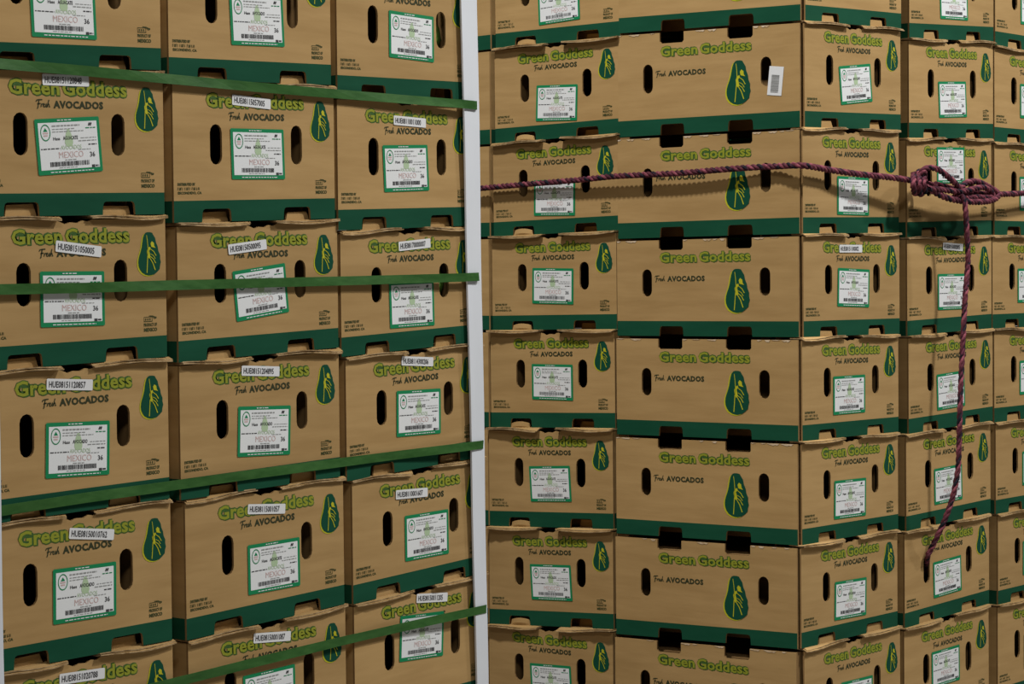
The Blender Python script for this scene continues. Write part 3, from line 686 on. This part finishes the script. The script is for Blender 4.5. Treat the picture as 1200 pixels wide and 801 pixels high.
def make_carton(b, no):
    label, group = describe(b)
    e = thing('avocado_carton', label, 'carton', b['loc'], b['yaw'], group)
    zbl, zbr = b['zb']; ztl, ztr = b['zt']
    # heights of the back corners follow the front ones unless measured on the long side
    bbl = b.get('bb', zbl); btl = b.get('bt', ztl)
    xl = b.get('xl', -W / 2)
    def bot(x, y):
        f = x / W + 0.5; q = y / L
        return (zbl + (bbl - zbl) * q) * (1 - f) + (zbr + (bbl - zbl) * q) * f
    def top(x, y):
        f = x / W + 0.5; q = y / L
        return (ztl + (btl - ztl) * q) * (1 - f) + (ztr + (btl - ztl) * q) * f
    def D(x, y, z, i=-1):
        zz = bot(x, y); zz = zz + z / 0.2 * (top(x, y) - zz)
        if LEFT_WALL[0] <= i < LEFT_WALL[1]:
            x += (xl + W / 2)          # the long side stands out a little past the end panel
        return (x, y, zz)
    if xl < -W / 2 - 0.004:            # tuck flap added to close and shade the slit beside the end panel
        g = Geo(); g.box(xl + T, -W / 2 + 0.02, 0.009, 0.0115, 0.001, BODY - 0.001)
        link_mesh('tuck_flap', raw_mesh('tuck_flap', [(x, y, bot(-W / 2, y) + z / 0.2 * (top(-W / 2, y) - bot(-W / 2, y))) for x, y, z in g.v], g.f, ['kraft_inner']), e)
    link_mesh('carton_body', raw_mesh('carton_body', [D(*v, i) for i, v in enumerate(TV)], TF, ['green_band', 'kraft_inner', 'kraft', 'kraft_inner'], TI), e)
    tilt_mid = math.atan(((zbr + ztr) - (zbl + ztl)) / 2 / W)
    tilt_top = math.atan((ztr - ztl) / W)
    k = b['kind']
    R2 = random.Random(no * 13 + 5)
    # flaps and tabs
    if k != 'S':
        for s in (0, 1):
            x0 = -W / 2 - 0.001 if s == 0 else 0.027
            p = D(x0, 0, 0.2); 
            x0 = p[0] if not (s == 0 and xl != -W / 2) else -W / 2 - 0.001
            o = link_mesh('top_flap', FLAPS[R2.randrange(8)], e, (x0, 0, p[2]), (0, -tilt_top, 0))
            if k == 'E':
                o.scale.y = 1.5
            if k == 'A' and b['r'] in (1, 4):
                o.scale.y = 0.62           # pressed back by the strap
            # locking tabs
            if b['r'] == 0:
                continue
            x = (-1 if s == 0 else 1) * HS / 2
            p = D(x, 0, 0.2)
            if k == 'E':
                me, yy = (TABS_BOWED[R2.randrange(2)], 0.0055) if s == 0 else (TABS[R2.randrange(4)], 0.030)
            elif k == 'A' and b['r'] == 1 and b['c'] == 2:
                continue
            else:
                me, yy = TABS[R2.randrange(4)], R2.choice((0.004, 0.005, 0.005, 0.008))
            link_mesh('locking_tab', me, e, (x + R2.uniform(-0.0025, 0.0015), yy, p[2] - R2.uniform(0, 0.003)), (0, -tilt_top + R2.uniform(-0.03, 0.03), 0))
    # prints on the front end
    def front(name, me, x, z, off, ang=None, parent=None):
        p = D(x, 0, z)
        m = Matrix.Rotation(math.pi / 2, 4, 'X') @ Matrix.Rotation(tilt_mid if ang is None else ang, 4, 'Z')
        return link_mesh(name, me, e, (x, -off, p[2]), m.to_euler())
    if k in 'AECR':
        front('brand_lettering', BRAND_END, -0.002, 0.1725, 0.0004)
        front('product_lettering', PRODUCT_END, 0.0, 0.1500, 0.0004)
        front('avocado_emblem', EMBLEM_END, 0.1385, 0.1455, 0.0004)
        front('distributor_print', DISTRIBUTOR, -0.140, 0.0475, 0.0004)
        front('origin_print', ORIGIN, 0.140, 0.0480, 0.0004)
        lx, lz, la = b.get('lab', (R2.uniform(-0.006, 0.006), 0.0905, tilt_mid))
        lb = front('paper_label', LABEL_BASE, lx, lz, 0.0010, la)
        link_mesh('label_print', LABEL_PRINTS[R2.randrange(4)], lb, (0, 0, 0.0005))
        if 'stk' in b:
            sx, sz, sa = b['stk']
            sb = front('code_sticker', STICKER_BASE, sx, sz, 0.0014, sa)
            g = Geo()
            add_text(g, b['code'], -0.0045, 0, 0.064, 0.0088, 0, 0, bold=0.012)
            link_mesh('sticker_code', g.build('sticker_code', ['label_black']), sb, (0, 0, 0.0004))
    if k in 'CS':
        def side(name, me, u, z, off, spin=0.0):
            """u runs to the right as one faces the long side"""
            y = L / 2 - u
            z0 = bot(-W / 2, y); zz = z0 + z / 0.2 * (top(-W / 2, y) - z0)
            ang = -math.atan(((bbl + btl) - (zbl + ztl)) / 2 / L) + spin
            m = Matrix.Rotation(-math.pi / 2, 4, 'Z') @ Matrix.Rotation(math.pi / 2, 4, 'X') @ Matrix.Rotation(-(-ang), 4, 'Z')
            return link_mesh(name, me, e, (xl - off, y, zz), m.to_euler())
        side('brand_lettering', BRAND_LONG, -0.001, 0.1590, 0.0004)
        side('product_lettering', PRODUCT_LONG, -0.0615, 0.1160, 0.0004)
        side('avocado_emblem', EMBLEM_LONG, 0.0785, 0.0905, 0.0004)
        for u0, u1 in ((-L / 2 + 0.004, -LONG_NOTCH - 0.031), (-LONG_NOTCH + 0.031, LONG_NOTCH - 0.031), (LONG_NOTCH + 0.031, L / 2 - 0.004)):
            uu = u0
            while True:
                me, w = TORN[R2.randrange(8)]
                if uu + w > u1:
                    break
                if R2.random() < 0.6:
                    side('torn_patch', me, uu + w / 2, BODY, 0.0001)
                uu += w + R2.uniform(0.002, 0.02)
        if k == 'C' and b['r'] == 1:
            g = Geo()
            w, h = 0.0165, 0.0275
            g.poly([(-w, -h), (w, -h), (w, h), (-w, h)], 0, 0)
            u = side('barcode_sticker', g.build('barcode_sticker', ['sticker']), 0.1655, 0.0890, 0.0008, -0.10)
            g = Geo()
            y = -0.022
            r3 = random.Random(4)
            while y < 0.012:
                t = r3.choice((0.0006, 0.0009, 0.0014))
                g.rect(-0.0095, 0.0085, y, y + t, 0, 0)
                y += t + r3.choice((0.0006, 0.0010))
            link_mesh('bar_code', g.build('bar_code', ['label_grey']), u, (0, 0, 0.0004))
    return e

for n, b in enumerate(BOXES):
    make_carton(b, n)

# two avocados showing through hand holes of the left stack
def avocado_mesh():
    prof = [(0.0, -0.040), (0.016, -0.038), (0.027, -0.028), (0.0315, -0.012), (0.029, 0.006), (0.022, 0.022), (0.015, 0.036), (0.009, 0.043), (0.0, 0.046)]
    V, F = [], []
    n = 14
    for r, z in prof:
        for k in range(n):
            a = 2 * math.pi * k / n
            V.append((r * math.cos(a), r * math.sin(a), z))
    for i in range(len(prof) - 1):
        for k in range(n):
            l = (k + 1) % n
            F.append((i * n + k, i * n + l, (i + 1) * n + l, (i + 1) * n + k))
    return raw_mesh('avocado', V, F, ['avocado'], smooth=True)
AV = avocado_mesh()
for r, words in ((0, 'top'), (2, 'third')):
    b = [q for q in BOXES if q['kind'] == 'A' and q['r'] == r and q['c'] == 2][0]
    m = Matrix.Translation(b['loc']) @ Matrix.Rotation(b['yaw'], 4, 'Z')
    o = link_mesh('avocado', AV, None, m @ Vector((HS / 2 + 0.004, 0.043, 0.1165 if r else 0.0665 + 0.05)), (0, 0, b['yaw']))
    o['label'] = f'green avocado glimpsed through a hand hole in the right column, {words} row'
    o['category'] = 'avocado'
    o['group'] = 'avocados seen through hand holes'

# ------------------------------------------------------------------ white corner posts of the left stack
AW = DATA['aw']
DA = Vector((math.cos(AW), math.sin(AW), 0)); NA = Vector((math.sin(AW), -math.cos(AW), 0))
def corner_post(q, outer, label, z_low, z_high):
    """q = front flange: two points at an upper height, two at a lower one; outer = +1 when the corner is on the right"""
    a0, a1, b0, b1 = [Vector(v) for v in q]
    def at(p, s, z):
        t = (z - s.z) / (p.z - s.z)
        return s + (p - s) * t
    V, F = [], []
    N = 14
    th = 0.0035
    dep = 0.045
    for i in range(N + 1):
        z = z_low + (z_high - z_low) * i / N
        l, r = at(a0, b0, z), at(a1, b1, z)
        wob = 0.0008 * math.sin(i * 1.3)
        if outer > 0:
            inn, cor = l, r
            s = 1
        else:
            inn, cor = r, l
            s = -1
        inward = -NA
        side = DA * s
        pts = [inn + NA * wob, cor - side * 0.003 + NA * wob, cor + inward * 0.003, cor + inward * dep,
               cor - side * th + inward * dep, cor - side * th + inward * th, inn + inward * th + NA * wob]
        V += pts
    n = 7
    for i in range(N):
        for k in range(n):
            l = (k + 1) % n
            F.append((i * n + k, i * n + l, (i + 1) * n + l, (i + 1) * n + k))
    F.append(tuple(range(n))); F.append(tuple(N * n + k for k in range(n)))
    base = (V[1] + Vector((0, 0, 0))).copy()
    me = raw_mesh('corner_post', [v - base for v in V], F, ['post'])
    bm = bmesh.new(); bm.from_mesh(me); bmesh.ops.recalc_face_normals(bm, faces=bm.faces); bm.to_mesh(me); bm.free()
    o = link_mesh('corner_post', me, None, base)
    o['label'] = label
    o['category'] = 'post'
    o['group'] = 'white edge protectors of the left stack'
A_BASE = min(b['loc'][2] + min(b['zb']) for b in BOXES if b['kind'] == 'A')
A_TOP = max(b['loc'][2] + max(b['zt']) for b in BOXES if b['kind'] == 'A')
corner_post(POST_R, 1, 'tall white edge post between the left and the right stack', A_BASE - 0.05, A_TOP + 0.03)
corner_post(POST_L, -1, 'white edge post at the lower left border of the picture', A_BASE - 0.05, A_TOP + 0.03)

# ------------------------------------------------------------------ green straps
def strap(pts, label, seed):
    r2 = random.Random(seed)
    P = [Vector(p) for p in pts]
    corner = P[-1]
    # carry on round both corners of the stack
    P = [P[0] - DA * 0.02 - NA * 0.45] + [P[0] - DA * 0.016 - NA * 0.02, P[0] - DA * 0.010 - NA * 0.004] + P + [corner + DA * 0.0025 - NA * 0.003, corner + DA * 0.0035 - NA * 0.012, corner + DA * 0.0035 - NA * 0.45]
    dense = []
    for i in range(len(P) - 1):
        for k in range(4):
            dense.append(P[i].lerp(P[i + 1], k / 4))
    dense.append(P[-1])
    V, F = [], []
    hw, th = 0.0070, 0.0011
    for i, p in enumerate(dense):
        a, b = dense[max(i - 1, 0)], dense[min(i + 1, len(dense) - 1)]
        d = (b - a).normalized()
        side = Vector((d.y, -d.x, 0)).normalized()
        up = side.cross(d) if side.cross(d).z > 0 else d.cross(side)
        lean = side * 0.0008 * math.sin(i * 0.7 + seed)
        V += [p + up * hw + lean, p - up * hw - lean, p - up * hw - lean - side * th, p + up * hw + lean - side * th]
    for i in range(len(dense) - 1):
        for k in range(4):
            l = (k + 1) % 4
            F.append((4 * i + k, 4 * i + l, 4 * i + 4 + l, 4 * i + 4 + k))
    base = dense[len(dense) // 2].copy()
    me = raw_mesh('strap', [v - base for v in V], F, ['strap'])
    bm = bmesh.new(); bm.from_mesh(me); bmesh.ops.recalc_face_normals(bm, faces=bm.faces); bm.to_mesh(me); bm.free()
    o = link_mesh('packing_strap', me, None, base)
    o['label'] = label
    o['category'] = 'strap'
    o['group'] = 'green straps round the left stack'
for i, (s, t) in enumerate(zip(STRAPS, ('uppermost green plastic strap round the left stack, sloping down to the right',
                                        'level green plastic strap crossing labels of the third row, left stack',
                                        'green plastic strap under the fourth row of the left stack',
                                        'lowest green plastic strap, steeply rising to the right on the left stack'))):
    strap(s, t, i)

# ------------------------------------------------------------------ rope
def smooth_path(pts, step=0.004):
    P = [Vector(p) for p in pts]
    P = [P[0] * 2 - P[1]] + P + [P[-1] * 2 - P[-2]]
    out = []
    for i in range(1, len(P) - 2):
        p0, p1, p2, p3 = P[i - 1:i + 3]
        n = max(2, int((p2 - p1).length / step))
        for k in range(n):
            t = k / n
            out.append(0.5 * ((2 * p1) + (p2 - p0) * t + (2 * p0 - 5 * p1 + 4 * p2 - p3) * t * t + (3 * p1 - p0 - 3 * p2 + p3) * t ** 3))
    out.append(P[-2])
    return out

def rope_part(name, pts, parent, radius=0.0064, pitch=0.036, phase=0.0):
    """three strands twisted round a path, one mesh with a material for each strand"""
    path = smooth_path(pts)
    base = parent.location
    tang = [(path[min(i + 1, len(path) - 1)] - path[max(i - 1, 0)]).normalized() for i in range(len(path))]
    nrm = tang[0].orthogonal().normalized()
    V, F, I = [], [], []
    K = 7
    frames = []
    dist = 0.0
    for i, (p, t) in enumerate(zip(path, tang)):
        if i:
            dist += (p - path[i - 1]).length
        nrm = (nrm - t * nrm.dot(t)).normalized()
        frames.append((p, nrm.copy(), t.cross(nrm), dist))
    for s in range(3):
        n0 = len(V)
        for p, n, b, d in frames:
            a = 2 * math.pi * (d / pitch + s / 3) + phase
            c = p + (n * math.cos(a) + b * math.sin(a)) * radius * 0.43 - base
            for k in range(K):
                q = 2 * math.pi * k / K
                V.append(c + (n * math.cos(q) + b * math.sin(q)) * radius * 0.60)
        for i in range(len(frames) - 1):
            for k in range(K):
                l = (k + 1) % K
                F.append((n0 + i * K + k, n0 + i * K + l, n0 + (i + 1) * K + l, n0 + (i + 1) * K + k)); I.append(s)
        F.append(tuple(n0 + k for k in range(K))); I.append(s)
        F.append(tuple(n0 + (len(frames) - 1) * K + k for k in range(K))); I.append(s)
    me = raw_mesh(name, V, F, ['strand_rose', 'strand_plum', 'strand_maroon'], I, smooth=True)
    return link_mesh(name, me, parent)

rope = thing('rope', 'twisted maroon rope tied round the right stack with its tail hanging', 'rope', Vector(ROPE_MAIN[-6]))
rope_part('rope_line', ROPE_MAIN, rope)
rope_part('knot_wrap', ROPE_BITS['wrap'], rope, phase=1.0)
rope_part('knot_loop', ROPE_BITS['loop'], rope, phase=2.0)
rope_part('knot_bight', ROPE_BITS['bight'], rope, radius=0.0068, phase=0.5)
rope_part('knot_core', ROPE_BITS['inner'], rope, phase=0.2)
rope_part('rope_tail', ROPE_BITS['tail'], rope, radius=0.0060, phase=0.9, pitch=0.044)

# ------------------------------------------------------------------ wooden pallets below the frame
def pallet(label, origin, rz, sx, sy, h):
    e = thing('wooden_pallet', label, 'pallet', origin, rz, 'wooden pallets under the stacks')
    g = Geo(); g.box(-sx / 2, sx / 2, -0.05, 0.05, 0, 0.019); bd = g.build('deck_board', ['wood'])
    g = Geo(); g.box(-0.02, 0.02, 0, sy, 0, h - 0.038); st = g.build('stringer', ['wood'])
    for x in (-sx / 2 + 0.02, 0, sx / 2 - 0.02):
        link_mesh('stringer', st, e, (x, 0, 0.019))
    n = 8
    for i in range(n):
        y = 0.05 + (sy - 0.1) * i / (n - 1)
        link_mesh('deck_board', bd, e, (0, y, h - 0.019))
        if i in (0, 3, 7):
            link_mesh('deck_board', bd, e, (0, y, 0))
bA = [b for b in BOXES if b['kind'] == 'A' and b['r'] == 5]
oA = sum((Vector(b['loc']) for b in bA), Vector()) / 3
hA = A_BASE / 2
for k, t in ((0, 'lower'), (1, 'upper')):
    pallet(f'{t} wooden pallet carrying the left stack', (oA.x, oA.y, k * hA), AW, 1.12, 0.60, hA)
BW = DATA['bw']
c0 = [b for b in BOXES if b['kind'] == 'R' and b['r'] == 7 and b['c'] == 1][0]
pallet('wooden pallet carrying the right stack', (c0['loc'][0], c0['loc'][1], 0), BW, 1.12, 1.24, c0['loc'][2] + min(c0['zb']))
